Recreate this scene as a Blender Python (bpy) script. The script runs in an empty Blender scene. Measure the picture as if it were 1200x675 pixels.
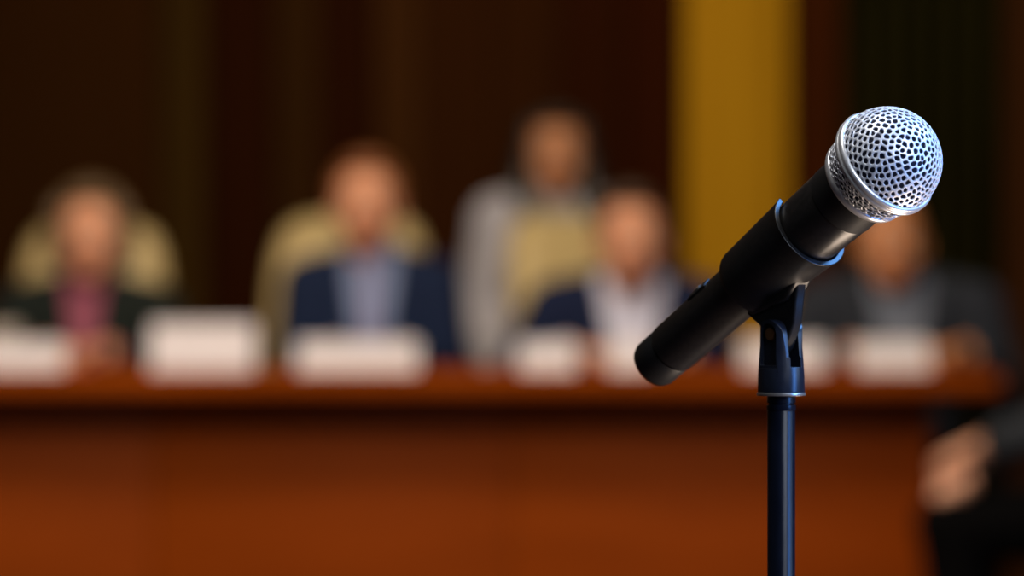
import bpy, bmesh, math, random
from mathutils import Vector, Matrix
random.seed(7)
C = bpy.context.scene.collection
PI = math.pi

# ------------------------------------------------------------------ camera frame
FPX = 5000.0          # focal length in pixels of the 1200 wide frame
CZ = 0.99             # camera height
def P(px, py, Y):
    return Vector(((px-600)/FPX*Y, Y, CZ+(337.5-py)/FPX*Y))
def proj(v):
    return ((v.x/v.y)*FPX+600, 337.5-(v.z-CZ)/v.y*FPX)

# ------------------------------------------------------------------ materials
def mat(name, col, rough=0.5, metal=0.0, spec=0.5, coat=0.0, sheen=0.0, sss=0.0):
    m = bpy.data.materials.new(name); m.use_nodes = True
    b = m.node_tree.nodes['Principled BSDF']
    b.inputs['Base Color'].default_value = (*col, 1)
    b.inputs['Roughness'].default_value = rough
    b.inputs['Metallic'].default_value = metal
    b.inputs['Specular IOR Level'].default_value = spec
    b.inputs['Coat Weight'].default_value = coat
    b.inputs['Sheen Weight'].default_value = sheen
    if sss:
        b.inputs['Subsurface Weight'].default_value = sss
        b.inputs['Subsurface Radius'].default_value = (0.01, 0.004, 0.002)
    return m
def noisy(m, c1, c2, scale=(10, 10, 10), nscale=1.0, detail=4, bump=0.0, lo=0.35, hi=0.65):
    nt = m.node_tree; N = nt.nodes; b = N['Principled BSDF']
    tc = N.new('ShaderNodeTexCoord'); mp = N.new('ShaderNodeMapping')
    mp.inputs['Scale'].default_value = scale
    no = N.new('ShaderNodeTexNoise'); no.inputs['Scale'].default_value = nscale
    no.inputs['Detail'].default_value = detail
    cr = N.new('ShaderNodeValToRGB')
    cr.color_ramp.elements[0].position = lo; cr.color_ramp.elements[1].position = hi
    cr.color_ramp.elements[0].color = (*c1, 1); cr.color_ramp.elements[1].color = (*c2, 1)
    L = nt.links.new
    L(tc.outputs['Object'], mp.inputs['Vector']); L(mp.outputs['Vector'], no.inputs['Vector'])
    L(no.outputs['Fac'], cr.inputs['Fac']); L(cr.outputs['Color'], b.inputs['Base Color'])
    if bump:
        bp = N.new('ShaderNodeBump'); bp.inputs['Strength'].default_value = bump
        bp.inputs['Distance'].default_value = 0.002
        L(no.outputs['Fac'], bp.inputs['Height']); L(bp.outputs['Normal'], b.inputs['Normal'])
    return m
M = {}
M['grille'] = mat('grille_steel', (.84, .86, .93), .40, .35)
M['chrome'] = mat('ring_chrome', (.84, .84, .85), .30, .6)
M['foam'] = mat('inner_foam', (.006, .008, .025), .8)
M['body'] = noisy(mat('mic_body_black', (.02, .02, .02), .30, 0, .6), (.010, .009, .008), (.015, .013, .012), (400, 400, 400), 1, 2, .02)
M['body_dark'] = mat('mic_cap_black', (.010, .010, .010), .42)
M['groove'] = mat('groove_black', (.003, .003, .003), .6)
M['mark'] = mat('switch_grey', (.06, .055, .05), .5)
M['clip'] = noisy(mat('clip_rubber', (.007, .007, .007), .34, 0, .5), (.007, .007, .007), (.010, .0095, .009), (300, 300, 300), 1, 2, .03)
M['yoke'] = noisy(mat('yoke_plastic', (.008, .010, .02), .30, 0, .5), (.008, .010, .018), (.011, .014, .024), (250, 250, 250), 1, 2, .06)
M['pole'] = noisy(mat('pole_enamel', (.004, .006, .014), .28, 0, .27), (.003, .0045, .010), (.0045, .0065, .014), (200, 200, 60), 1, 2, .05)
M['steel'] = mat('washer_steel', (.75, .72, .66), .3, .9)
M['brass'] = mat('bolt_brass', (.25, .12, .05), .4, .8)
WOODA, WOODB = (.20, .035, .0015), (.235, .042, .002)
M['wood'] = noisy(mat('desk_wood', WOODA, .5, 0, .06), WOODA, WOODB, (1.2, 6, 9), 2.0, 6, 0)
M['wood_top'] = noisy(mat('desk_top_wood', WOODA, .6, 0, 0), (.19, .036, .002), (.24, .046, .003), (1.2, 9, 9), 2.0, 6, 0)
M['card'] = mat('card_white', (.60, .59, .66), .7, 0, .1)
M['cream'] = noisy(mat('cream_upholstery', (.55, .44, .2), .55), (.44, .34, .15), (.50, .39, .19), (20, 20, 20), 1, 3, .2)
M['black'] = mat('chair_black', (.015, .014, .013), .4)
M['chromebase'] = mat('chair_base_metal', (.3, .3, .3), .3, .8)
M['skin'] = noisy(mat('skin', (.58, .27, .15), .5, sss=.08), (.56, .25, .14), (.62, .30, .18), (9, 9, 9), 1, 3)
M['skin_deep'] = noisy(mat('skin_tan', (.46, .19, .08), .5, sss=.08), (.44, .18, .075), (.50, .21, .09), (9, 9, 9), 1, 3)
M['skin_fair'] = noisy(mat('skin_fair', (.7, .4, .28), .5, sss=.08), (.70, .36, .24), (.76, .42, .30), (9, 9, 9), 1, 3)
M['lips'] = mat('lips', (.42, .12, .09), .45)
M['eye'] = mat('eye_white', (.7, .68, .64), .25)
M['iris'] = mat('iris_brown', (.04, .02, .01), .25)
def cloth(name, c):
    c2 = tuple(min(1, x*1.25+.001) for x in c)
    return noisy(mat(name, c, .9, 0, .03), c, c2, (150, 150, 150), 1, 2, .15)
def hairm(name, c):
    c2 = tuple(x*1.5+.003 for x in c)
    return noisy(mat(name, c, .5), c, c2, (90, 90, 12), 1, 3, .4)

# ------------------------------------------------------------------ mesh helpers
def link(name, me, m=None, parent=None, smooth=True):
    o = bpy.data.objects.new(name, me); C.objects.link(o)
    if m is not None: me.materials.append(m)
    if smooth:
        for p in me.polygons: p.use_smooth = True
    if parent is not None: o.parent = parent
    return o
def obj(name, bm, m=None, parent=None, smooth=True, auto=None):
    bmesh.ops.recalc_face_normals(bm, faces=bm.faces[:])
    if auto is not None:
        for e in bm.edges:
            if len(e.link_faces) == 2 and e.calc_face_angle(0) > auto: e.smooth = False
    me = bpy.data.meshes.new(name); bm.to_mesh(me); bm.free()
    return link(name, me, m, parent, smooth)
def tag(o, label=None, cat=None, group=None, kind=None):
    if label: o['label'] = label
    if cat: o['category'] = cat
    if group: o['group'] = group
    if kind: o['kind'] = kind
    return o
def empty(name, loc=(0, 0, 0), rz=0, label=None, cat=None, group=None):
    o = bpy.data.objects.new(name, None); C.objects.link(o)
    o.empty_display_size = .05
    o.location = loc; o.rotation_euler = (0, 0, rz)
    return tag(o, label, cat, group)
def kids(o): return [c for c in bpy.data.objects if c.parent == o]
def copy_tree(o, parent=None):
    c = o.copy(); C.objects.link(c); c.parent = parent
    for ch in kids(o):
        copy_tree(ch, c)
    return c
def add_box(bm, x0, x1, y0, y1, z0, z1, bev=0, seg=2, M4=None):
    r = bmesh.ops.create_cube(bm, size=1)
    vs = r['verts']
    bmesh.ops.scale(bm, vec=(x1-x0, y1-y0, z1-z0), verts=vs)
    bmesh.ops.translate(bm, vec=((x0+x1)/2, (y0+y1)/2, (z0+z1)/2), verts=vs)
    if bev:
        es = list({e for v in vs for e in v.link_edges})
        r2 = bmesh.ops.bevel(bm, geom=es, offset=bev, segments=seg, affect='EDGES', profile=.5)
        vs = list({v for f in r2['faces'] for v in f.verts} | {v for v in vs if v.is_valid})
    if M4 is not None: bmesh.ops.transform(bm, matrix=M4, verts=vs)
    return vs
def box(x0, x1, y0, y1, z0, z1, bev=0, seg=2):
    bm = bmesh.new(); add_box(bm, x0, x1, y0, y1, z0, z1, bev, seg); return bm
def add_lathe(bm, prof, n=64, a0=0, a1=2*PI, M4=None, cap=True):
    """prof = [(r, z)...] ; full or partial turn"""
    full = abs(a1-a0-2*PI) < 1e-6
    cnt = n if full else n+1
    rings = []
    new = []
    for (r, z) in prof:
        if r < 1e-7:
            v = bm.verts.new((0, 0, z)); rings.append([v]); new.append(v); continue
        ring = []
        for i in range(cnt):
            a = a0+(a1-a0)*i/n
            v = bm.verts.new((r*math.cos(a), r*math.sin(a), z)); ring.append(v); new.append(v)
        rings.append(ring)
    for A, B in zip(rings, rings[1:]):
        for i in range(n):
            j = (i+1) % cnt if full else i+1
            if len(A) == 1 and len(B) == 1: continue
            if len(A) == 1: bm.faces.new((A[0], B[i], B[j]))
            elif len(B) == 1: bm.faces.new((A[i], B[0], A[j]))
            else: bm.faces.new((A[i], B[i], B[j], A[j]))
    if M4 is not None: bmesh.ops.transform(bm, matrix=M4, verts=new)
    return rings
def lathe(prof, n=64):
    bm = bmesh.new(); add_lathe(bm, prof, n); return bm
def add_ell(bm, c, r, rot=None, seg=20):
    res = bmesh.ops.create_uvsphere(bm, u_segments=seg, v_segments=max(8, seg*2//3), radius=1)
    vs = res['verts']
    T = Matrix.Translation(Vector(c)) @ (rot.to_4x4() if rot is not None else Matrix.Identity(4)) @ Matrix.Diagonal((*r, 1))
    bmesh.ops.transform(bm, matrix=T, verts=vs)
def add_cap(bm, p, q, r1, r2, seg=14):
    """closed tapered capsule from p (radius r1) to q (radius r2)"""
    p = Vector(p); q = Vector(q); d = q-p; L = max(d.length, 1e-6)
    R = d.to_track_quat('Z', 'Y').to_matrix().to_4x4()
    prof = []
    for k in range(6):
        a = -PI/2+PI/2*k/5
        prof.append((r1*math.cos(a), r1*math.sin(a)))
    for k in range(6):
        a = PI/2*k/5
        prof.append((r2*math.cos(a), L+r2*math.sin(a)))
    prof[0] = (0, -r1); prof[-1] = (0, L+r2)
    add_lathe(bm, prof, seg, M4=Matrix.Translation(p) @ R)
def add_poly(bm, pts, h0, h1, axis='h'):
    """pts = [(s, z)] polygon in the local X-Z plane, extruded along local Y from h0 to h1"""
    a = [bm.verts.new((s, h0, z)) for s, z in pts]
    b = [bm.verts.new((s, h1, z)) for s, z in pts]
    bm.faces.new(a); bm.faces.new(list(reversed(b)))
    n = len(pts)
    for i in range(n):
        bm.faces.new((a[i], a[(i+1) % n], b[(i+1) % n], b[i]))
def baked(o, keep_mods=False):
    """freeze the modifiers of o into a plain mesh"""
    dg = bpy.context.evaluated_depsgraph_get(); dg.update()
    me = bpy.data.meshes.new_from_object(o.evaluated_get(dg))
    o.modifiers.clear(); o.data = me
    return o
def remeshed(name, bm, m, parent, voxel=.007, smooth=4, mats=None):
    bmesh.ops.recalc_face_normals(bm, faces=bm.faces[:])
    me = bpy.data.meshes.new(name); bm.to_mesh(me); bm.free()
    o = link(name, me, m)
    r = o.modifiers.new('r', 'REMESH'); r.mode = 'VOXEL'; r.voxel_size = voxel; r.use_smooth_shade = True
    s = o.modifiers.new('s', 'SMOOTH'); s.factor = .5; s.iterations = smooth
    baked(o)
    if not o.data.materials: o.data.materials.append(m)
    for p in o.data.polygons: p.use_smooth = True
    o.parent = parent
    return o
def cut(o, cutters, op='DIFFERENCE'):
    tmp = []
    bpy.context.view_layer.update(); mw = o.matrix_world.copy()
    for i, bm in enumerate(cutters):
        bmesh.ops.recalc_face_normals(bm, faces=bm.faces[:])
        me = bpy.data.meshes.new('tmp'); bm.to_mesh(me); bm.free()
        c = bpy.data.objects.new('tmp', me); C.objects.link(c); c.matrix_world = mw; tmp.append(c)
        b = o.modifiers.new('b', 'BOOLEAN'); b.operation = op if isinstance(op, str) else op[i]
        b.object = c; b.solver = 'EXACT'
    baked(o)
    for c in tmp: bpy.data.objects.remove(c, do_unlink=True)
    return o
def bevelmod(o, w, seg=3, ang=35):
    b = o.modifiers.new('bevel', 'BEVEL'); b.width = w; b.segments = seg; b.limit_method = 'ANGLE'
    b.angle_limit = math.radians(ang); b.harden_normals = False
    return o
def weighted(o, ang=35):
    for p in o.data.polygons: p.use_smooth = True
    bm = bmesh.new(); bm.from_mesh(o.data)
    for e in bm.edges:
        if len(e.link_faces) == 2 and e.calc_face_angle(0) > math.radians(ang): e.smooth = False
    bm.to_mesh(o.data); bm.free()
    return o

# ================================================================== MICROPHONE
Y0 = 1.96
BC = P(1039.5, 189.5, Y0)                # centre of the grille ball
dY = 0.112
for _ in range(40):                      # depth of the tail so that the axis leans 0.60 towards the camera
    T0 = P(763.0, 430.0, Y0+dY)
    d = (BC-T0).normalized()
    tw = (-BC).normalized() if False else (Vector((0, 0, CZ))-BC).normalized()
    k = d.dot(tw)
    dY += (0.59-k)*0.1
D = (BC-T0).normalized(); LM = (BC-T0).length
az = Vector((D.x, D.y, 0)).normalized()  # horizontal heading of the mic
U = (Vector((0, 0, 1))-D*D.z).normalized()
H = D.cross(U).normalized()              # horizontal, square to the mic
if H.y < 0: H = -H                       # +H away from camera
aI = Vector((0.762, -0.651))
def t_of(a):
    lo, hi = -.05, LM+.05
    for _ in range(40):
        t = (lo+hi)/2
        x, y = proj(T0+D*t)
        if x*aI[0]+y*aI[1] < a: lo = t
        else: hi = t
    return (lo+hi)/2
def mm(t): return (T0+D*t).y/FPX         # metres per pixel at that place
MX = Matrix.Identity(4)
Xl = H; Zl = D; Yl = Zl.cross(Xl)        # local frame: Z along the mic, X = +H
for i, v in enumerate((Xl, Yl, Zl)):
    MX[0][i], MX[1][i], MX[2][i] = v
MX[0][3], MX[1][3], MX[2][3] = T0
print('MIC len %.4f D %s az %s H %s Yl %s' % (LM, tuple(D), tuple(az), tuple(H), tuple(Yl)))
mic = empty('microphone')
mic.matrix_world = MX
tag(mic, 'black handheld microphone with silver ball grille, held in the clip of the stand', 'microphone')
tBand, tGr, tCF, tCR, tCap = t_of(628), t_of(598), t_of(549), t_of(450), t_of(334)
Rb = 65*mm(LM)
# handle
prof = [(0, tCap+.0009), (.0126, tCap+.0009), (.0129, tCap+.0012), (.0130, tCap+.003), (32.5*mm(tCR), t_of(430)), (33.5*mm(tCR), tCR),
        (41*mm(tCF), t_of(520)), (42.6*mm(tCF), tCF), (44.6*mm(tGr), tGr-.0012), (43.8*mm(tGr), tGr-.0004), (43.6*mm(tGr), tGr)]
obj('handle', lathe(prof, 96), M['body'], mic, auto=.6)
prof = [(43.6*mm(tGr), tGr), (45.3*mm(tGr), tGr+.0003), (45.5*mm(tGr), tGr+.0008), (45.4*mm(tBand), tBand+.001), (46*mm(tBand), tBand+.003), (.01, tBand+.003)]
obj('neck_collar', lathe(prof, 96), M['body_dark'], mic, auto=.6)
r0 = .01245
prof = [(0, -.0005), (r0*.55, -.0003), (r0*.80, .0004), (r0*.93, .0018), (r0*.99, .0040), (r0*1.01, tCap-.0006), (r0*1.0, tCap-.0001), (r0*.92, tCap+.0000), (r0*.92, tCap+.001), (0, tCap+.001)]
obj('tail_cap', lathe(prof, 96), M['body_dark'], mic, auto=.6)
# slider switch on the handle (upper edge near the tail)
ts = t_of(408)
bm = bmesh.new()
dirn = (Matrix.Rotation(math.radians(0), 4, 'Z'))
ang = math.atan2((-Yl).dot(Vector((0, 0, -1))) if False else 1, 0)
# direction of the upper silhouette in local XY
sil = Vector((-0.60, 0.80)) if Yl.z > 0 else Vector((-0.60, -0.80))
sa = math.atan2(sil.y, sil.x)
Rm = Matrix.Rotation(sa, 4, 'Z')
add_box(bm, .0125, .0139, -.0035, .0035, ts-.008, ts+.006, .0006, 2, Rm)
sw = obj('switch_plate', bm, M['body_dark'], mic, auto=.6)
bm = bmesh.new(); add_box(bm, .0132, .0145, -.0018, .0018, ts-.003, ts+.001, .0005, 2, Rm)
obj('slider', bm, M['mark'], sw, auto=.6)

# --- grille: pierced steel ball, really open, over dark foam
def fib_cells(N, jit, seed):
    rnd = random.Random(seed)
    pts = []
    g = PI*(3-math.sqrt(5))
    for i in range(N):
        z = 1-2*(i+.5)/N; r = math.sqrt(1-z*z); a = g*i
        v = Vector((r*math.cos(a), r*math.sin(a), z))
        v += Vector((rnd.uniform(-1, 1), rnd.uniform(-1, 1), rnd.uniform(-1, 1)))*jit
        pts.append(v.normalized())
    b = bmesh.new()
    for p in pts: b.verts.new(p)
    bmesh.ops.convex_hull(b, input=b.verts[:])
    bmesh.ops.triangulate(b, faces=b.faces[:])
    b.normal_update(); b.faces.index_update()
    cen = []
    for f in b.faces:
        n = f.normal.copy()
        if n.dot(f.calc_center_median()) < 0: n = -n
        cen.append(n.normalized())
    cells = []
    for v in b.verts:
        fs = [f.index for f in v.link_faces]
        if len(fs) < 3: continue
        c = v.co.normalized()
        t1 = c.orthogonal().normalized(); t2 = c.cross(t1)
        fs.sort(key=lambda i: math.atan2((cen[i]-c).dot(t2), (cen[i]-c).dot(t1)))
        cells.append((c, fs))
    b.free()
    return cen, cells
def pierced(N, jit, seed, keep, mp, smin, smax, off=.12):
    rnd = random.Random(seed+1)
    cen, cells = fib_cells(N, jit, seed)
    bm = bmesh.new(); vm = {}
    def cv(i):
        if i not in vm: vm[i] = bm.verts.new(mp(cen[i]))
        return vm[i]
    for c, fs in cells:
        if not keep(c): continue
        s = rnd.uniform(smin, smax)
        m = sum((cen[i] for i in fs), Vector())/len(fs)
        shift = Vector((rnd.uniform(-1, 1), rnd.uniform(-1, 1), rnd.uniform(-1, 1)))*off*(cen[fs[0]]-m).length
        inn = [bm.verts.new(mp((m+shift+(cen[i]-m)*s*rnd.uniform(.9, 1.08)).normalized())) for i in fs]
        out = [cv(i) for i in fs]
        n = len(fs)
        for k in range(n):
            j = (k+1) % n
            try: bm.faces.new((out[k], out[j], inn[j], inn[k]))
            except ValueError: pass
    return bm
zR = LM-.0005
def mp_dome(v): return Vector((v.x*Rb, v.y*Rb, LM+v.z*Rb))
bm = pierced(860, .022, 3, lambda c: c.z > -.04, mp_dome, .66, .84, .16)
gr = obj('grille', bm, M['grille'], mic)
so = gr.modifiers.new('thick', 'SOLIDIFY'); so.thickness = .0007; so.offset = -1
su = gr.modifiers.new('round', 'SUBSURF'); su.levels = 1; su.render_levels = 2
R1, R2 = 64*mm(LM), 53.5*mm(tBand)
z1, z2 = LM-.004, tBand+.0035
LAT = .40
def mp_band(v):
    lon = math.atan2(v.y, v.x); lat = math.asin(max(-1, min(1, v.z)))
    f = (lat+LAT)/(2*LAT)
    z = z2+(z1-z2)*f; r = R2+(R1-R2)*f
    return Vector((r*math.cos(lon), r*math.sin(lon), z))
bm = pierced(820, .045, 11, lambda c: abs(c.z) < math.sin(LAT+.03), mp_band, .74, .94, .15)
gb = obj('grille_band', bm, M['grille'], mic)
so = gb.modifiers.new('thick', 'SOLIDIFY'); so.thickness = .0006; so.offset = -1
su = gb.modifiers.new('round', 'SUBSURF'); su.levels = 1; su.render_levels = 2
# foam lining
prof = [(R2-.0014, z2-.002), (R1-.0014, z1), (Rb-.0022, LM)]
for k in range(1, 16):
    a = PI/2*k/16; prof.append(((Rb-.0022)*math.cos(a), LM+(Rb-.0022)*math.sin(a)))
prof.append((0, LM+Rb-.0022))
obj('foam_lining', lathe(prof, 64), M['foam'], mic)
# rings
Rr = 68.5*mm(LM)
prof = [(R1-.001, LM-.0048), (Rr-.0014, LM-.0048), (Rr-.0004, LM-.0042), (Rr-.0001, LM-.0032), (Rr-.0004, LM-.0025), (Rr-.0008, LM-.0021), (Rr-.0003, LM-.0016),
        (Rr+.0001, LM-.0004), (Rr-.0003, LM+.0004), (Rr-.0009, LM+.0010), (Rr-.0018, LM+.0009), (Rb-.0012, LM+.0002), (R1-.001, LM-.0048)]
obj('grille_ring', lathe(prof, 128), M['chrome'], mic)
Rl = 55*mm(tBand)
prof = [(R2-.001, tBand+.0048), (Rl+.0001, tBand+.0046), (Rl+.0006, tBand+.0036), (Rl+.0003, tBand+.0018), (Rl-.0004, tBand+.0006), (Rl-.002, tBand), (44*mm(tBand), tBand-.0002), (R2-.006, tBand+.001), (R2-.001, tBand+.0048)]
obj('base_ring', lathe(prof, 128), M['chrome'], mic)

# ================================================================== STAND
tM = (tCF+tCR)/2
CM = T0+D*tM
poleXY = Vector((P(915.5, 400, CM.y).x, CM.y, 0))
sm = CM.y/FPX                     # metres per pixel at the pole
zof = lambda py: CZ+(337.5-py)*sm
# stand frame: X = heading of the mic (az), Y = H-ish away
rz = math.atan2(az.y, az.x)
stand = empty('microphone_stand', (poleXY.x, poleXY.y, 0), rz, 'black upright microphone stand with swivel clip, holding the microphone before the desk', 'microphone stand')
# local Y of stand = (-az.y, az.x)
locY = Vector((-az.y, az.x, 0))
sY = 1 if locY.dot(H) > 0 else -1
NEAR = -sY                        # sign of local Y that faces the camera
def plane_pt(px, py, hoff):
    """camera ray against the vertical plane of the clip (offset hoff along local Y) -> local (s, z)"""
    o = Vector((0, 0, CZ)); r = Vector(((px-600)/FPX, 1, (337.5-py)/FPX))
    c = Vector((poleXY.x, poleXY.y, 0))+locY*hoff
    t = (c-o).dot(locY)/r.dot(locY)
    p = o+r*t-Vector((poleXY.x, poleXY.y, 0))
    return (p.dot(az), p.z)
zW = zof(461.5)                   # washer level
# pole
rp = 16.3*sm
prof = [(0, .02), (rp, .02), (rp, zof(482)), (rp*.96, zof(480.5)), (0, zof(480.5))]
obj('pole', lathe(prof, 48), M['pole'], stand, auto=.6)
pr = [(0, zof(481)), (rp*1.02, zof(481)), (rp*1.05, zof(480)), (rp*1.05, zof(475)), (rp*1.0, zof(474.5)), (rp*.92, zof(474)), (rp*.92, zof(472.5)), (rp*1.03, zof(472)),
      (rp*1.03, zof(465)), (rp*.95, zof(464)), (0, zof(463))]
obj('threaded_adapter', lathe(pr, 48), M['pole'], stand, auto=.5)
# lower tube, clutch and cast base
obj('lower_tube', lathe([(0, .03), (.0095, .03), (.0095, .52), (0, .52)], 40), M['pole'], stand, auto=.6)
obj('clutch', lathe([(0, .50), (.014, .50), (.0165, .51), (.0165, .57), (.013, .585), (0, .585)], 40), M['black'], stand, auto=.6)
obj('base', lathe([(0, 0), (.122, 0), (.127, .004), (.125, .012), (.10, .020), (.03, .027), (.018, .036), (.013, .05), (0, .05)], 96), M['pole'], stand, auto=.8)
# yoke
rB, rT = 27.6*sm, 24.5*sm
zT = zof(373)
bm = lathe([(0, zof(460)), (rB*.99, zof(460)), (rB, zof(458.5)), (rB*.985, zof(440)), (rT*1.01, zof(405)), (rT, zT), (0, zT)], 64)
yoke = obj('clip_yoke', bm, M['yoke'], None)
s_r = 17*sm; zc = zof(391)
pts = [(-.04, zof(470)), (.04, zof(470)), (.04, zof(430)), (s_r*1.28, zof(415))]
pts = [(-.04, zof(470)), (.04, zof(470)), (.04, zof(436)), (s_r*1.30, zof(418))]
for k in range(0, 13):
    a = PI*k/12
    pts.append((s_r*1.12*math.cos(a), zc+s_r*.98*math.sin(a)))
pts += [(-s_r*1.30, zof(418)), (-.04, zof(436))]
arch = bmesh.new(); add_poly(arch, pts, -.05, .05)
slot = bmesh.new(); add_box(slot, -.05, .05, -.0034, .0034, zof(430), zof(330))
cuts = [arch, slot]; ops = ['INTERSECT', 'DIFFERENCE']
yb = 8.6e-3
for sg in (-1, 1):                # recessed outer faces
    rec = bmesh.new()
    q = [(-.0052, zof(428)), (.0052, zof(428))]
    for k in range(0, 13):
        a = PI*k/12; q.append((.0052*math.cos(a), zof(392)+.0052*math.sin(a)))
    add_poly(rec, q, sg*.0064, sg*.03)
    cuts.append(rec); ops.append('DIFFERENCE')
for sg in (-1, 1):                # flattened outer cheeks above the round foot
    fl = bmesh.new(); add_box(fl, -.05, .05, min(sg*yb, sg*.05), max(sg*yb, sg*.05), zof(432), zof(330))
    cuts.append(fl); ops.append('DIFFERENCE')
cut(yoke, cuts, ops)
weighted(yoke, 40); bevelmod(yoke, .0006, 3, 40)
yoke.parent = stand
obj('washer', lathe([(0, zof(463.5)), (28.3*sm, zof(463.5)), (28.8*sm, zof(462.5)), (28.6*sm, zof(460.3)), (27.5*sm, zof(459.8)), (0, zof(459.8))], 64), M['steel'], yoke, auto=.6)
Rx = Matrix.Rotation(PI/2, 4, 'X')
bm = bmesh.new()
add_lathe(bm, [(0, -.0078), (.0016, -.0078), (.0030, -.0076), (.0034, -.0070), (.0034, .0070), (.0030, .0076), (0, .0078)], 32, M4=Matrix.Translation((0, 0, zof(391))) @ Rx)
obj('hinge_bolt', bm, M['brass'], yoke, auto=.6)
# clip: split sleeve round the handle, with web and tongue
clip = empty('microphone_clip'); clip.parent = stand
# sleeve is built in the mic frame and brought into the stand's frame
stand_M = Matrix.Translation(stand.location) @ Matrix.Rotation(rz, 4, 'Z')
toS = stand_M.inverted() @ MX
gap = math.radians(34)
upa = PI/2 if Yl.z > 0 else -PI/2
n = 72
bm = bmesh.new()
def sl(f):  # outer, inner radius, f=0 rear 1 front
    ro = (42.5+(49.5-42.5)*f)*mm(tCR+(tCF-tCR)*f)
    ri = (33.7+(43.0-33.7)*f)*mm(tCR+(tCF-tCR)*f)+.0002
    return ro, ri
loop = []
for f in (0, .03, .08, .3, .6, .85, .95, 1.0):
    ro, ri = sl(f)
    if f == 0: ro -= .0012
    if f == .03: ro -= .0004
    if f == 1.0: ro += .0006
    if f == .95: ro += .0002
    loop.append((ro, tCR+(tCF-tCR)*f))
for f in (1.0, .97, .5, .04, 0):
    ro, ri = sl(f)
    if f == 1.0: ri = min(ri+.0003, ro)
    loop.append((ri, tCR+(tCF-tCR)*f))
rings = []
for i in range(n+1):
    a = upa+gap+(2*PI-2*gap)*i/n
    rings.append([bm.verts.new((r*math.cos(a), r*math.sin(a), z)) for r, z in loop])
m_ = len(loop)
for i in range(n):
    for k in range(m_):
        bm.faces.new((rings[i][k], rings[i+1][k], rings[i+1][(k+1) % m_], rings[i][(k+1) % m_]))
bm.faces.new(rings[0]); bm.faces.new(list(reversed(rings[n])))
bmesh.ops.transform(bm, matrix=toS, verts=bm.verts[:])
sleeve = obj('sleeve', bm, M['clip'], clip, auto=.6)
bevelmod(sleeve, .0004, 2, 40)
bm = bmesh.new()
hw = .0031
A = lambda px, py: plane_pt(px, py, NEAR*hw)
outl = [A(866, 360), A(880, 373), A(891, 383), A(894, 393)]
ctr = (0, zof(391))
rr = .0064
for k in range(0, 9):
    a = PI+PI*k/8*0.9
    outl.append((ctr[0]+rr*math.cos(a), ctr[1]-.004+rr*math.sin(a)))
outl += [A(929.5, 379), A(932, 353), A(934.5, 332), A(941, 316), A(951, 303), A(940, 285), A(880, 320)]
add_poly(bm, outl, -hw, hw)
# flares: thicker towards the sleeve
ww = obj('web', bm, M['clip'], clip)
weighted(ww, 40); bevelmod(ww, .0012, 3, 40)
# gusset at the root, wider than the web
bm = bmesh.new()
B = lambda px, py: plane_pt(px, py, 0)
g = [A(868, 355), A(884, 370), A(925, 352), A(940, 322), A(953, 300), A(930, 280), A(880, 318)]
add_poly(bm, g, -hw*1.9, hw*1.9)
gg = obj('gusset', bm, M['clip'], clip)
weighted(gg, 40); bevelmod(gg, .0022, 4, 40)

# ================================================================== ROOM
def struct(name, bm, m, label=None):
    o = obj(name, bm, m, None, smooth=False); tag(o, label, None, None, 'structure'); return o
YB = 12.0
XL, XR, YF, ZC = -5.0, 5.0, -3.0, 3.6
M['carpet'] = noisy(mat('carpet', (.05, .02, .015), .9), (.045, .018, .012), (.06, .025, .018), (30, 30, 30), 1, 4, .3)
M['ceil'] = mat('ceiling_plaster', (.35, .3, .24), .8)
M['sidewall'] = noisy(mat('side_wall', (.1, .06, .03), .6), (.09, .05, .025), (.12, .07, .035), (2, 2, .3), 2, 4)
M['woodwall'] = noisy(mat('wall_dark_wood', (.02, .006, .002), .8, 0, 0), (.018, .0055, .0018), (.023, .007, .002), (14, 14, .6), 1, 4)
struct('floor', box(XL, XR, YF, YB+.1, -.1, 0), M['carpet'], 'dark red-brown carpeted floor below the desk')
struct('ceiling', box(XL, XR, YF, YB+.1, ZC, ZC+.1), M['ceil'], 'plain plaster ceiling of the hearing room')
struct('wall_back', box(XL, XR, YB, YB+.1, 0, ZC), M['woodwall'], 'dark wood wall behind the panel of people')
struct('wall_left', box(XL-.1, XL, YF, YB+.1, 0, ZC), M['sidewall'], 'left side wall of the room')
struct('wall_right', box(XR, XR+.1, YF, YB+.1, 0, ZC), M['sidewall'], 'right side wall of the room')
struct('wall_front', box(XL, XR, YF-.1, YF, 0, ZC), M['sidewall'], 'wall behind the camera')
def wx(px, Y=YB-.03): return (px-600)/FPX*Y
def boardmat(name, c):
    c2 = tuple(x*1.25 for x in c)
    return noisy(mat(name, c, .8, 0, 0), c, c2, (16, 16, .5), 1, 4)
tones = [(-330, -150, (.022, .007, .002)), (-150, -20, (.026, .010, .003)), (-20, 185, (.026, .0095, .002)), (190, 240, (.033, .017, .0035)), (246, 318, (.020, .0055, .0016)), (322, 374, (.029, .012, .003)),
         (378, 436, (.022, .006, .0018)), (440, 492, (.040, .015, .004)), (496, 575, (.031, .010, .0025)), (579, 655, (.028, .009, .0022)), (659, 730, (.023, .006, .0016)),
         (734, 798, (.026, .006, .0016)), (928, 985, (.040, .010, .002)), (1176, 1330, (.040, .014, .004)), (1336, 1500, (.03, .011, .003))]
for i, (a, b, c) in enumerate(tones):
    bm = box(wx(a), wx(b), YB-.03, YB, 0, ZC, .004, 1)
    struct('trim_%d' % (i+1), bm, boardmat('wall_board', c), 'vertical dark wood board on the back wall')
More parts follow.
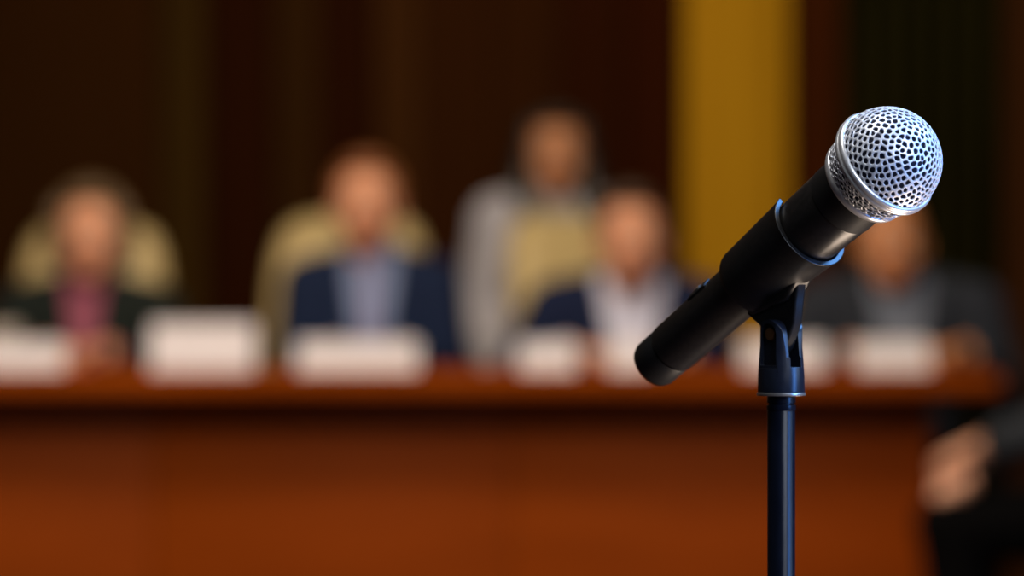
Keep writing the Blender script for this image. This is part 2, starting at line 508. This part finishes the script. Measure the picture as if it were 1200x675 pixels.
# gold pilaster
M['gold'] = noisy(mat('gold_paint', (.34, .17, .012), .8, 0, .02), (.38, .19, .007), (.43, .22, .009), (6, 6, .8), 1, 3)
bm = box(wx(802), wx(924), YB-.08, YB, 0, ZC, .01, 2)
add_box(bm, wx(828), wx(903), YB-.11, YB-.08, .0, ZC, .012, 3)
struct('trim_%d' % (len(tones)+1), bm, M['gold'], 'broad golden yellow pilaster on the dark back wall')
# dark olive drape right of the pilaster
M['olive'] = noisy(mat('olive_drape', (.016, .014, .003), .95, 0, 0), (.014, .0125, .003), (.02, .017, .004), (3, 3, .4), 3, 3)
bm = bmesh.new()
nx = 120; z0_, z1_ = .02, 3.45
x0_, x1_ = wx(988), wx(1172)
rows = []
for zz in (z0_, z0_+1, z0_+2.2, z1_):
    rows.append([bm.verts.new((x0_+(x1_-x0_)*i/nx, YB-.075+.035*math.sin(i/nx*2*PI*6.5)+.01*math.sin(i/nx*2*PI*2.3+1), zz)) for i in range(nx+1)])
for A_, B_ in zip(rows, rows[1:]):
    for i in range(nx): bm.faces.new((A_[i], A_[i+1], B_[i+1], B_[i]))
cu = obj('curtain', bm, M['olive']); tag(cu, 'dark olive curtain hanging on the back wall right of the golden pilaster', 'curtain')
so = cu.modifiers.new('t', 'SOLIDIFY'); so.thickness = .006
bm = bmesh.new(); add_cap(bm, (x0_-.05, YB-.07, 3.47), (x1_+.05, YB-.07, 3.47), .014, .014)
rod = obj('curtain_rod', bm, M['black'], cu)
# window in the right wall near the microphone (cool daylight comes from there)
wf = bmesh.new()
for (ya, yb_, za, zb) in ((.2, .28, .9, 2.7), (2.72, 2.8, .9, 2.7), (.2, 2.8, .9, .98), (.2, 2.8, 2.62, 2.7), (1.46, 1.54, .9, 2.7)):
    add_box(wf, XR-.04, XR+.0, ya, yb_, za, zb, .004, 1)
M['frame'] = mat('window_frame_white', (.6, .6, .58), .5)
w1 = struct('window_1', wf, M['frame'], 'window in the right side wall')
def emis(name, c, s):
    m = mat(name, (0, 0, 0), .9); b = m.node_tree.nodes['Principled BSDF']
    b.inputs['Emission Color'].default_value = (*c, 1); b.inputs['Emission Strength'].default_value = s
    return m
bm = box(XR-.012, XR-.004, .24, 2.76, .94, 2.66)
pn = obj('window_pane', bm, emis('daylight_pane', (.45, .68, 1), 3.0), w1, smooth=False)

# ================================================================== DESK
YD = 9.0; ZD = CZ-.182; DX0, DX1 = -1.75, 1.035
desk = empty('panel_desk', ((DX0+DX1)/2, YD+.35, 0), 0, 'long reddish-brown wooden desk with overhanging top, across the whole room', 'desk')
ox, oy = desk.location.x, desk.location.y
def dbox(x0, x1, y0, y1, z0, z1, bev=.003): return box(x0-ox, x1-ox, y0-oy, y1-oy, z0, z1, bev)
obj('desktop', dbox(DX0, DX1, YD, YD+.75, ZD-.040, ZD, .006), M['wood_top'], desk, auto=.5)
FX1 = wx(1092, YD+.15)
xs = [DX0+.1, wx(180, YD+.15), wx(598, YD+.15), FX1]
for a, b in zip(xs, xs[1:]):
    obj('front_panel', dbox(a+.001, b-.001, YD+.15, YD+.175, .06, ZD-.040, .003), M['wood'], desk, auto=.5)
obj('plinth', dbox(DX0+.12, FX1-.02, YD+.19, YD+.62, 0, .06, .003), M['black'], desk, auto=.5)
obj('side_panel', dbox(DX0+.1, DX0+.125, YD+.176, YD+.68, .06, ZD-.040, .003), M['wood'], desk, auto=.5)
obj('side_panel', dbox(FX1-.025, FX1, YD+.176, YD+.68, .06, ZD-.040, .003), M['wood'], desk, auto=.5)

# ================================================================== TENT CARDS
def tent(x0, x1, Y, h, label, rzz=0, dep=.05):
    cx = (x0+x1)/2; w = x1-x0
    t = .0016
    bm = bmesh.new()
    pts = [(-dep, 0), (0, h), (dep, 0), (dep-.004, 0), (0, h-.006), (-dep+.004, 0)]
    a = [bm.verts.new((-w/2, y, z)) for y, z in pts]; b = [bm.verts.new((w/2, y, z)) for y, z in pts]
    n_ = len(pts)
    for i in range(n_): bm.faces.new((a[i], a[(i+1) % n_], b[(i+1) % n_], b[i]))
    for r_ in (a, list(reversed(b))):
        bm.faces.new((r_[0], r_[1], r_[4], r_[5])) if r_ is a else None
    bm.faces.new((a[1], a[2], a[3], a[4]))
    bm.faces.new((b[5], b[4], b[1], b[0])); bm.faces.new((b[4], b[3], b[2], b[1]))
    o = obj('name_card', bm, M['card'], None, smooth=False)
    o.location = (cx, Y, ZD); o.rotation_euler = (0, 0, rzz)
    tag(o, label, 'name card', 'name cards on the desk')
YC = 9.47
def px(a, Y=YC): return (a-600)/FPX*Y
tent(px(-60), px(76), YC, .062, 'white folded name card at the left end, before the woman in pink blouse')
tent(px(179), px(299), YC-.03, .104, 'tallest white folded name card, between the woman in pink and the man in navy')
tent(px(349), px(490), YC, .064, 'widest low white name card, before the man in light blue shirt')
tent(px(608), px(675), YC, .062, 'short white name card below the cream chair of the leaning man')
tent(px(712), px(762), YC, .066, 'narrow white name card right before the white-shirted man, by the microphone tail')
tent(px(870), px(966), YC, .066, 'white name card directly behind the microphone stand')
tent(px(1002), px(1088), YC, .064, 'white name card at the right end, before the bald man')
# cup at the left edge
cup = empty('coffee_cup', (px(4, 9.62), 9.62, ZD), 0, 'small pale cup standing behind the leftmost name card', 'cup')
M['cup'] = mat('cup_glaze', (.30, .27, .25), .4)
obj('bowl', lathe([(0, 0), (.022, 0), (.026, .004), (.036, .05), (.040, .098), (.0375, .098), (.033, .05), (.022, .008), (0, .006)], 40), M['cup'], cup)
bm = bmesh.new()
pp = [Vector((-.037, 0, .08)), Vector((-.055, 0, .078)), Vector((-.062, 0, .058)), Vector((-.052, 0, .038)), Vector((-.034, 0, .035))]
for a, b in zip(pp, pp[1:]): add_cap(bm, a, b, .0045, .0045, 10)
obj('handle', bm, M['cup'], cup)

# ================================================================== CHAIRS
def rounded_back(w, h, t, top_r=.16, lean=.10, taper=.9):
    """upholstered backrest: rounded plan, pillow thickness, local origin bottom centre; front is -Y"""
    bm = bmesh.new()
    nu, nv = 32, 28
    def outline(u, v):   # u,v in [-1,1] square -> rounded shape
        x = u; z = v
        e = 5.0
        k = (abs(u)**e+abs(v)**e)**(1/e)
        m = max(abs(u), abs(v))
        s = m/k if k > 0 else 1
        return x*s, z*s
    grids = []
    for side in (-1, 1):
        g_ = []
        for j in range(nv+1):
            row = []
            for i in range(nu+1):
                u = -1+2*i/nu; v = -1+2*j/nv
                x, z = outline(u, v)
                m = max(abs(u), abs(v))
                th = t/2*(1-m**6)**.5 if m < 1 else 0
                wd = w/2*(taper+(1-taper)*(1-(z+1)/2))
                zz = (z+1)/2*h
                yy = lean*(zz/h)**1.6+side*th-.02*math.sin(zz/h*PI)
                row.append(bm.verts.new((x*wd, yy, zz)))
            g_.append(row)
        grids.append(g_)
    for s_, g_ in enumerate(grids):
        for j in range(nv):
            for i in range(nu):
                f = (g_[j][i], g_[j][i+1], g_[j+1][i+1], g_[j+1][i])
                bm.faces.new(f if s_ == 0 else tuple(reversed(f)))
    bmesh.ops.remove_doubles(bm, verts=bm.verts[:], dist=1e-5)
    return bm
def make_chair(name, label, upm, backh=.66, w=.43, seat_h=.42, grp=None, cat='chair'):
    t = empty(name, (0, 0, 0), 0, label, cat, grp)
    b = rounded_back(w, backh, .10)
    bmesh.ops.translate(b, vec=(0, .20, seat_h+.08), verts=b.verts[:])
    obj('backrest', b, upm, t)
    obj('seat', box(-.235, .235, -.24, .235, seat_h-.075, seat_h, .035, 4), upm, t)
    for s_ in (-1, 1):
        bm = bmesh.new()
        pts = [(s_*.215, .12, seat_h-.05), (s_*.275, .10, seat_h-.02), (s_*.285, .06, seat_h+.17)]
        for a, b2 in zip(pts, pts[1:]): add_cap(bm, a, b2, .013, .013, 12)
        pts = [(s_*.285, .20, seat_h+.19), (s_*.285, -.12, seat_h+.19)]
        add_cap(bm, pts[0], pts[1], .022, .022, 14)
        obj('armrest', bm, M['black'], t)
    obj('pedestal', lathe([(0, .09), (.03, .09), (.03, .20), (.018, .205), (.018, seat_h-.075), (.0, seat_h-.075)], 28), M['black'], t, auto=.6)
    for k_ in range(5):
        a = 2*PI*k_/5+.3
        bm = bmesh.new(); e = Vector((math.cos(a)*.28, math.sin(a)*.28, .075))
        add_cap(bm, (0, 0, .115), e, .024, .016, 12)
        lg = obj('leg', bm, M['chromebase'], t)
        bm = bmesh.new()
        add_lathe(bm, [(0, -.012), (.026, -.012), (.029, -.008), (.029, .008), (.026, .012), (0, .012)], 20,
                  M4=Matrix.Translation((e.x, e.y, .029)) @ Matrix.Rotation(a, 4, 'Z') @ Rx)
        obj('caster', bm, M['black'], lg)
    return t
GC = 'cream chairs behind the desk'
ch1 = make_chair('office_chair', 'cream upholstered high-back chair behind the woman in the pink blouse', M['cream'], .67, .43, .42, GC)
def put(o, x, y, r): o.location = (x, y, 0); o.rotation_euler = (0, 0, r)
Y_CH = 10.12
put(ch1, px(109, Y_CH+.25), Y_CH, 0); ch1.scale = (.93, 1, .985)
ch2 = copy_tree(ch1); ch2.scale = (1, 1, 1); ch2['label'] = 'cream upholstered high-back chair behind the man in the light blue shirt'
put(ch2, px(396, Y_CH+.25), Y_CH, math.radians(-6))
ch3 = copy_tree(ch1); ch3['label'] = 'cream high-back chair turned aside, between the leaning man and woman in grey blazer'
put(ch3, px(722, Y_CH), Y_CH+.02, math.radians(27)); ch3.scale = (.8, 1, 1)
ch4 = make_chair('office_chair', 'black low-back chair under the bald man at the right end of the desk', M['black'], .36, .40, .42)
put(ch4, px(1044, Y_CH), Y_CH, 0)

# ================================================================== PEOPLE
def finger_hand(bm, W, fwd, down, side, curl=.6, sc=1.0):
    """hand from wrist W; fwd = direction of the fingers, down = palm normal, side = +1 thumb on (fwd x down) side"""
    f = Vector(fwd).normalized(); dn = Vector(down).normalized(); dn = (dn-f*dn.dot(f)).normalized()
    lat = f.cross(dn).normalized()*side        # towards the thumb
    W = Vector(W)
    # palm
    for q in (-.028, -.010, .010, .028):
        add_cap(bm, W+f*.012*sc+lat*q*.6*sc, W+f*.085*sc+lat*q*sc, .0125*sc, .0115*sc, 10)
    lens = (.066, .078, .073, .056)
    for i, q in enumerate((.030, .010, -.010, -.029)):
        L1 = lens[i]*sc
        p = W+f*.088*sc+lat*q*1.05*sc
        dirn_ = f
        r1 = .0092*sc
        for s_, fr in enumerate((.45, .30, .25)):
            c_ = curl*(.35+.45*s_)
            dirn_ = (f*math.cos(c_*(s_*.7+.6))+dn*math.sin(c_*(s_*.7+.6))).normalized()
            q2 = p+dirn_*L1*fr
            add_cap(bm, p, q2, r1, r1*.92, 10); p = q2; r1 *= .92
    p = W+f*.028*sc+lat*.030*sc
    d1 = (f*.65+lat*.62+dn*.25).normalized(); q1 = p+d1*.038*sc
    d2 = (f*.88+lat*.25+dn*.35).normalized(); q2 = q1+d2*.030*sc
    add_cap(bm, W+f*.02*sc+lat*.015*sc, p, .014*sc, .0125*sc, 10)
    add_cap(bm, p, q1, .0125*sc, .0105*sc, 10); add_cap(bm, q1, q2, .0105*sc, .0088*sc, 10)
def person(name, label, loc, rz_, S):
    """local frame: faces -Y, origin on the floor under the hips"""
    root = empty('person', loc, rz_, label, 'person')
    hs = S['seat']; sw_ = S.get('sw', .175); shz = S['shz']; lean = S.get('lean', .08)
    hip = Vector((0, 0, hs+.09)); chest = Vector((S.get('cx', 0), -lean*.8, shz-.13))
    neck = Vector((S.get('cx', 0)*1.1, -lean, shz+.035)); hc = Vector(S['head'])
    sh = [Vector((S.get('cx', 0)+s_*sw_, -lean*.85, shz-.035)) for s_ in (-1, 1)]
    el = [Vector(v) for v in S['elbow']]; wr = [Vector(v) for v in S['wrist']]
    kn = [Vector(v) for v in S['knee']]; an = [Vector(v) for v in S['ankle']]
    hr = [Vector((s_*.085, 0, hs+.085)) for s_ in (-1, 1)]
    skin = S.get('skin', M['skin'])
    wd = S.get('wide', 1.0)
    # ---- body, one continuous surface
    bm = bmesh.new()
    add_ell(bm, hip, (.15*wd, .105, .10)); add_ell(bm, (hip+chest)/2, (.135*wd, .095, .17)); add_ell(bm, chest, (.155*wd, .095, .15))
    nd = (hc+Vector((0, .02, -.05)))
    add_cap(bm, neck-Vector((0, 0, .05)), nd, .058, .053)
    for i in (0, 1):
        add_cap(bm, neck-Vector((0, 0, .02)), sh[i], .045, .048)
        add_cap(bm, sh[i], el[i], .047, .037); add_cap(bm, el[i], wr[i], .037, .024)
        add_cap(bm, hr[i], kn[i], .082, .055); add_cap(bm, kn[i], an[i], .052, .036)
    hm = Matrix.Translation(hc) @ Matrix.Rotation(S.get('yaw', 0), 4, 'Z') @ Matrix.Rotation(S.get('tilt', 0), 4, 'X')
    hb = bmesh.new()
    hd = S.get('hs', 1.0)
    add_ell(hb, (0, .015, .022), (.074, .094, .095), seg=28); add_ell(hb, (0, -.018, -.035), (.060, .072, .072), seg=24)
    add_ell(hb, (0, -.045, -.078), (.036, .036, .030)); add_cap(hb, (0, -.083, .012), (0, -.104, -.022), .0085, .0135)
    add_ell(hb, (0, -.092, -.030), (.019, .013, .010))
    add_cap(hb, (-.038, -.066, .020), (.038, -.066, .020), .013, .013)
    for s_ in (-1, 1):
        add_ell(hb, (s_*.031, -.0700, .0100), (.017, .0125, .0065)); add_ell(hb, (s_*.031, -.0695, -.0098), (.016, .0115, .0055)); add_ell(hb, (s_*.040, -.055, -.026), (.022, .022, .020)); add_ell(hb, (s_*.076, .010, -.008), (.009, .020, .032))
    add_ell(hb, (0, -.080, -.056), (.024, .012, .010))
    bmesh.ops.transform(hb, matrix=hm @ Matrix.Diagonal((hd, hd, hd, 1)), verts=hb.verts[:])
    tmp = bpy.data.meshes.new('t'); hb.to_mesh(tmp); hb.free(); bm.from_mesh(tmp); bpy.data.meshes.remove(tmp)
    for i in (0, 1):
        f, dn = S['hand'][i]
        sd = S.get('thumb', (1, -1))[i]
        finger_hand(bm, wr[i], f, dn, sd, S.get('curl', .5), S.get('hsc', 1.0))
    body = remeshed('body', bm, skin, root, .0048, 3)
    for s_ in (-1, 1):
        b = bmesh.new(); add_ell(b, (s_*.031, -.0725, .0), (.0125, .0095, .0085))
        bmesh.ops.transform(b, matrix=hm @ Matrix.Diagonal((hd, hd, hd, 1)), verts=b.verts[:])
        e = obj('eye', b, M['eye'], root)
        b = bmesh.new(); add_ell(b, (s_*.031, -.0795, .0), (.0056, .0032, .0056))
        bmesh.ops.transform(b, matrix=hm @ Matrix.Diagonal((hd, hd, hd, 1)), verts=b.verts[:])
        obj('iris', b, M['iris'], e)
        b = bmesh.new(); add_cap(b, (s_*.016, -.081, .021), (s_*.046, -.070, .022), .0045, .003)
        bmesh.ops.transform(b, matrix=hm @ Matrix.Diagonal((hd, hd, hd, 1)), verts=b.verts[:])
        obj('eyebrow', b, S['hair'], root)
    b = bmesh.new(); add_ell(b, (0, -.0865, -.0545), (.023, .007, .0045)); add_ell(b, (0, -.0860, -.0620), (.019, .007, .005))
    bmesh.ops.transform(b, matrix=hm @ Matrix.Diagonal((hd, hd, hd, 1)), verts=b.verts[:])
    obj('mouth', b, M['lips'], root)
    # ---- hair
    hb = bmesh.new()
    st = S.get('style', 'short')
    if st == 'bald':
        for s_ in (-1, 1): add_ell(hb, (s_*.045, .055, .0), (.035, .055, .05))
        add_ell(hb, (0, .085, .0), (.05, .028, .05))
    else:
        add_ell(hb, (0, .030, .038), (.080, .094, .087), seg=28)
        add_ell(hb, (0, -.030, .096), (.056, .045, .020))
        add_ell(hb, (0, .055, -.01), (.072, .062, .08))
        for s_ in (-1, 1): add_ell(hb, (s_*.068, .012, .035), (.016, .042, .045))
    if st == 'bob':
        add_ell(hb, (0, .035, .045), (.090, .096, .088), seg=28)
        add_ell(hb, (0, .05, -.02), (.09, .075, .10))
        for s_ in (-1, 1):
            add_cap(hb, (s_*.075, -.015, .06), (s_*.083, .015, -.055), .024, .022)
    if st == 'long':
        add_ell(hb, (0, .045, -.05), (.085, .07, .13))
        for s_ in (-1, 1):
            add_cap(hb, (s_*.060, -.012, .075), (s_*.082, .01, -.05), .026, .034)
            add_cap(hb, (s_*.082, .01, -.05), (s_*.085, -.02, -.165), .036, .036); add_cap(hb, (s_*.05, .05, -.05), (s_*.06, .045, -.19), .045, .04)
    bmesh.ops.transform(hb, matrix=hm @ Matrix.Diagonal((hd, hd, hd, 1)), verts=hb.verts[:])
    remeshed('hair', hb, S['hair'], root, .006, 4)
    # ---- shirt
    b = bmesh.new(); g = .008
    add_ell(b, hip, (.15*wd+g, .105+g, .10+g)); add_ell(b, (hip+chest)/2, (.135*wd+g, .095+g, .17)); add_ell(b, chest, (.155*wd+g, .095+g, .15+g))
    add_cap(b, neck-Vector((0, 0, .05)), neck+(nd-neck)*.10, .066, .062)
    for i in (0, 1):
        add_cap(b, neck-Vector((0, 0, .02)), sh[i], .053, .055)
        add_cap(b, sh[i], el[i], .055, .044); add_cap(b, el[i], wr[i]+(el[i]-wr[i])*.06, .044, .033)
    shirt = remeshed('shirt', b, S['shirt'], root, .008, 4)
    if S.get('tie'):
        b = bmesh.new()
        p0 = neck+Vector((0, -.068, -.015)); p1 = chest+Vector((0, -.112, .0)); p2 = chest+Vector((0, -.108, -.20))
        add_ell(b, p0, (.017, .010, .015)); add_cap(b, p0, p1, .010, .012); add_cap(b, p1, p2, .016, .024)
        for v in b.verts: pass
        remeshed('tie', b, S['tie'], root, .005, 3)
    # ---- jacket with an open V front
    if S.get('jacket'):
        b = bmesh.new(); g = .020
        add_ell(b, hip+Vector((0, 0, .01)), (.15*wd+g, .105+g, .11+g)); add_ell(b, (hip+chest)/2, (.14*wd+g, .095+g, .18)); add_ell(b, chest, (.165*wd+g, .095+g, .15+g))
        for i in (0, 1):
            add_cap(b, neck+Vector((0, .015, -.03)), sh[i]+Vector((0, 0, .0)), .067, .074)
            add_cap(b, sh[i], el[i], .074, .058); add_cap(b, el[i], wr[i]+(el[i]-wr[i])*.14, .058, .046)
        j = remeshed('jacket', b, S['jacket'], root, .009, 5)
        vb = S.get('vb', shz-.42); vw = S.get('vw', .075); ztop = shz+.05
        pr_ = bmesh.new()
        add_poly(pr_, [(chest.x, vb), (chest.x+vw, ztop), (chest.x+vw*1.3, ztop+.15), (chest.x-vw*1.3, ztop+.15), (chest.x-vw, ztop)], -1, chest.y-.045)
        cut(j, [pr_])
        for p in j.data.polygons: p.use_smooth = True
        for s_ in (-1, 1):    # lapels
            lb = bmesh.new()
            n_ = 14
            prev = None
            from mathutils.bvhtree import BVHTree
            bv = S.get('_bv')
            dgm = bmesh.new(); dgm.from_mesh(j.data); tree = BVHTree.FromBMesh(dgm)
            for k_ in range(n_+1):
                z = vb+(ztop-.02-vb)*k_/n_
                w_ = vw*(z-vb)/(ztop-vb)+.003
                ww_ = .008+.036*math.sin(min(1, k_/n_*1.15)*PI*.62)
                row = []
                for q in (0, .5, 1):
                    x = chest.x+s_*(w_+ww_*q)
                    hit = tree.ray_cast(Vector((x, -1.2, z)), Vector((0, 1, 0)))
                    y = hit[0].y if hit[0] is not None else chest.y-.1
                    row.append(lb.verts.new((x, y-.004, z)))
                if prev:
                    for q in (0, 1): lb.faces.new((prev[q], prev[q+1], row[q+1], row[q]))
                prev = row
            dgm.free()
            lp = obj('lapel', lb, S['jacket'], j)
            sl_ = lp.modifiers.new('t', 'SOLIDIFY'); sl_.thickness = .004; sl_.offset = 0
    # ---- trousers and shoes
    b = bmesh.new()
    add_ell(b, hip+Vector((0, 0, -.01)), (.15*wd+.018, .105+.018, .10))
    for i in (0, 1):
        add_cap(b, hr[i], kn[i], .095, .070); add_cap(b, kn[i], an[i]+Vector((0, 0, .02)), .066, .052)
    remeshed('trousers', b, S['trousers'], root, .009, 4)
    for i in (0, 1):
        b = bmesh.new()
        add_cap(b, an[i]+Vector((0, 0, -.005)), an[i]+Vector((0, .0, -.03)), .042, .038)
        add_cap(b, an[i]+Vector((0, .02, -.042)), an[i]+Vector((0, -.15, -.050)), .036, .030)
        for v in b.verts: v.co.z = max(v.co.z, an[i].z-.078)
        remeshed('shoe', b, M['black'], root, .006, 3)
    return root

def seated(seat, head, shz, wz, hipsY, **kw):
    """defaults for a person at the desk"""
    S = dict(seat=seat, head=head, shz=shz,
             elbow=[(-.255, -.10, shz-.27), (.255, -.10, shz-.27)],
             wrist=[(-.13, -.34, wz), (.13, -.34, wz)],
             hand=[((.55, -.8, 0), (0, 0, -1)), ((-.55, -.8, 0), (0, 0, -1))],
             thumb=(-1, 1),
             knee=[(-.11, -.44, seat+.07), (.11, -.44, seat+.07)],
             ankle=[(-.12, -.40, .085), (.12, -.40, .085)])
    S.update(kw); return S
HAIR_LT = hairm('hair_light_brown', (.085, .055, .028)); HAIR_BR = hairm('hair_chestnut', (.15, .050, .014))
HAIR_DK = hairm('hair_black', (.006, .004, .003)); HAIR_DB = hairm('hair_dark_brown', (.03, .014, .007))
wzd = ZD+.042
YP = 10.08
def zz(py, Y=9.98): return CZ+(337.5-py)/FPX*Y
# 1 woman, pink blouse
person('w1', 'woman with light brown hair in dark jacket over pink blouse, seated at the far left', (px(106, YP), YP, 0), 0,
       seated(.42, (.012, -.13, zz(277)), zz(350), wzd, YP, hair=HAIR_LT, style='bob', sw=.155, wide=.9, lean=.10,
              jacket=cloth('jacket_charcoal', (.012, .016, .015)), shirt=cloth('blouse_pink', (.25, .075, .12)), vw=.05, vb=.66, wrist=[(-.07, -.32, wzd), (.07, -.32, wzd)],
              trousers=cloth('trousers_black', (.01, .01, .01))))
# 2 man, light blue shirt, navy jacket
person('m2', 'man in navy jacket and light blue shirt, seated between two cream chair sides', (px(437, YP), YP, 0), 0,
       seated(.42, (-.012, -.12, zz(241)), zz(318), wzd, YP, hair=HAIR_BR, style='short', sw=.145, lean=.08,
              elbow=[(-.175, -.10, zz(318)-.26), (.18, -.10, zz(318)-.26)],
              jacket=cloth('jacket_navy', (.010, .017, .045)), shirt=cloth('shirt_light_blue', (.17, .22, .38)), vw=.066, vb=.56, wrist=[(-.08, -.32, wzd), (.08, -.32, wzd)],
              tie=cloth('tie_lilac', (.26, .24, .40)), trousers=cloth('trousers_navy', (.008, .012, .03))))
# 4 man, white shirt
person('m4', 'man in navy jacket and white shirt, leaning over the desk behind the microphone tail', (px(733, YP), YP, 0), 0,
       seated(.42, (.006, -.19, zz(280, 9.9)), zz(345), wzd, YP, hair=HAIR_DB, style='short', sw=.175, lean=.13, cx=.01,
              jacket=cloth('jacket_dark_navy', (.010, .015, .042)), shirt=cloth('shirt_white', (.50, .52, .68)), vw=.085, vb=.56,
              elbow=[(-.27, -.12, zz(345)-.22), (.20, -.16, zz(345)-.22)], wrist=[(-.14, -.36, wzd), (.12, -.38, wzd)],
              trousers=cloth('trousers_navy', (.008, .012, .03))))
# 5 man at right, grey-blue
person('m5', 'balding man in charcoal jacket, seated at the right end behind the microphone grille', (px(1048, YP), YP, 0), 0,
       seated(.42, (-.02, -.14, zz(287)), zz(345), wzd, YP, hair=HAIR_DB, style='bald', sw=.185, lean=.10, skin=M['skin_deep'],
              jacket=cloth('jacket_slate', (.022, .026, .036)), shirt=cloth('shirt_blue_grey', (.12, .14, .19)), vw=.08, vb=.60,
              trousers=cloth('trousers_slate', (.012, .012, .016))))
# 3 woman behind, on a higher stool
YW = 10.95
hz = CZ+(337.5-185)/FPX*YW; sz = CZ+(337.5-244)/FPX*YW
stool = empty('bar_stool', (px(640, YW), YW, 0), 0, 'tall black stool under the woman in the pale grey blazer', 'stool')
obj('seat', lathe([(0, .585), (.16, .585), (.172, .595), (.172, .615), (.16, .628), (0, .63)], 40), M['black'], stool, auto=.6)
for k_ in range(4):
    a = PI/4+k_*PI/2; b = bmesh.new(); add_cap(b, (math.cos(a)*.11, math.sin(a)*.11, .585), (math.cos(a)*.18, math.sin(a)*.18, .014), .013, .013)
    obj('leg', b, M['chromebase'], stool)
b = bmesh.new()
bmt = [Vector((math.cos(PI/4+k_*PI/2)*.163, math.sin(PI/4+k_*PI/2)*.163, .18)) for k_ in range(4)]
for k_ in range(4): add_cap(b, bmt[k_], bmt[(k_+1) % 4], .008, .008, 10)
obj('footrest', b, M['chromebase'], stool)
person('w3', 'woman with long dark hair in a pale grey blazer, seated highest and behind the others', (px(643, YW), YW, 0), 0,
       seated(.64, (.018, -.07, hz), sz, .9, YW, hair=HAIR_DK, style='long', sw=.13, wide=.9, lean=.05, skin=M['skin_deep'],
              elbow=[(-.175, -.02, sz-.27), (.175, -.02, sz-.27)], wrist=[(-.13, -.22, .78), (.13, -.22, .78)],
              hand=[((.35, -.8, -.2), (0, -.2, -1)), ((-.35, -.8, -.2), (0, -.2, -1))],
              knee=[(-.10, -.34, .66), (.10, -.34, .66)], ankle=[(-.10, -.22, .27), (.10, -.22, .27)],
              jacket=cloth('blazer_pale_grey', (.36, .36, .42)), shirt=cloth('top_grey', (.25, .24, .25)), vw=.07, vb=.85,
              trousers=cloth('trousers_black', (.01, .01, .01))))
# 6 person at right edge, in profile facing left, only forearm, hands and legs in view
Y6 = 8.78
hx, hzz = px(1120, Y6), CZ+(337.5-540)/FPX*Y6
bx_ = px(1120, Y6)+.40
ch6 = make_chair('office_chair', 'black chair at the right edge, facing the end of the desk', M['black'], .45, .42, .42)
put(ch6, bx_+.04, Y6, -PI/2)
# facing -X : local -Y -> world -X  => rotate by -90deg
person('m6', 'person in dark suit seated sideways at the right edge, hands folded on the knees', (bx_, Y6, 0), -PI/2,
       dict(seat=.435, head=(0, -.06, 1.20), shz=1.0, sw=.18, lean=.04, hair=HAIR_DK, style='short', skin=M['skin_fair'],
            elbow=[(-.24, -.10, .735), (.24, -.10, .735)],
            wrist=[(-.075, -.352, hzz-.005), (.075, -.345, hzz+.036)],
            hand=[((.86, -.45, -.22), (.25, .3, -1)), ((-.84, -.48, -.18), (-.2, .3, -1))], thumb=(-1, 1), curl=.75, hsc=1.12,
            knee=[(-.075, -.41, .497), (.075, -.41, .497)], ankle=[(-.12, -.36, .085), (.12, -.36, .085)],
            jacket=cloth('jacket_grey_dark', (.022, .026, .034)), shirt=cloth('shirt_dark', (.03, .03, .035)), vw=.07, vb=.62,
            trousers=cloth('trousers_jet', (.0012, .0012, .0016))))

# ================================================================== LIGHT
def area(name, loc, target, size, energy, col, sy=None):
    l = bpy.data.lights.new(name, 'AREA'); l.energy = energy; l.color = col
    l.shape = 'RECTANGLE'; l.size = size; l.size_y = sy or size
    o = bpy.data.objects.new(name, l); C.objects.link(o)
    o.location = loc
    o.rotation_euler = (Vector(target)-Vector(loc)).to_track_quat('-Z', 'Y').to_euler()
    return o
MT = BC
area('grille_fill', (.80, .95, 1.62), MT, .7, 12.5, (.76, .85, 1.0))  # added frontal fill for the grille ball, no fixture of the room
area('blue_fill_side', (1.45, 1.42, 1.05), (.16, 2.0, .93), .35, 16, (.10, .32, 1.0), .9)  # added blue panel, placed to reflect in the web and yoke edges
area('blue_fill_high', (1.05, 2.17, 1.95), MT, .6, 26, (.16, .42, 1.0))  # added blue panel, placed to mirror in the clip's front rim
area('stage_light_top', (-.1, 1.9, 2.4), MT, .7, 14, (1, .97, .94))
area('handle_fill_low', (.50, 2.12, .38), (.10, 2.03, .93), .35, 5, (1, .78, .6))  # unseen warm lamp, added for the brown highlight low on the handle
area('ceiling_light_warm', (-.6, 7.4, 3.4), (-.3, 9.6, .9), 2.2, 130, (1, .80, .58), 1.0)
area('ceiling_light_front', (-.2, 5.6, 3.0), (-.2, 9.1, .4), 2.0, 75, (1, .80, .58), .8)
area('wall_washer', (.75, 10.9, 3.4), (.68, 12, 1.6), .5, 8, (1, .85, .6), .3)
w = bpy.data.worlds.new('World'); bpy.context.scene.world = w; w.use_nodes = True
w.node_tree.nodes['Background'].inputs['Color'].default_value = (.9, .75, .6, 1)
w.node_tree.nodes['Background'].inputs['Strength'].default_value = .05

# ================================================================== CAMERA
cd = bpy.data.cameras.new('camera'); cam = bpy.data.objects.new('camera', cd); C.objects.link(cam)
cam.location = (0, 0, CZ); cam.rotation_euler = (PI/2, 0, 0)
cd.sensor_width = 36; cd.sensor_fit = 'HORIZONTAL'; cd.lens = 150; cd.clip_start = .05; cd.clip_end = 60
cd.dof.use_dof = True; cd.dof.focus_distance = CM.y-.045; cd.dof.aperture_fstop = 6.3
sc = bpy.context.scene; sc.camera = cam
sc.view_settings.view_transform = 'Standard'; sc.view_settings.look = 'None'
sc.view_settings.exposure = 0; sc.view_settings.gamma = 1; sc.view_settings.use_curve_mapping = False
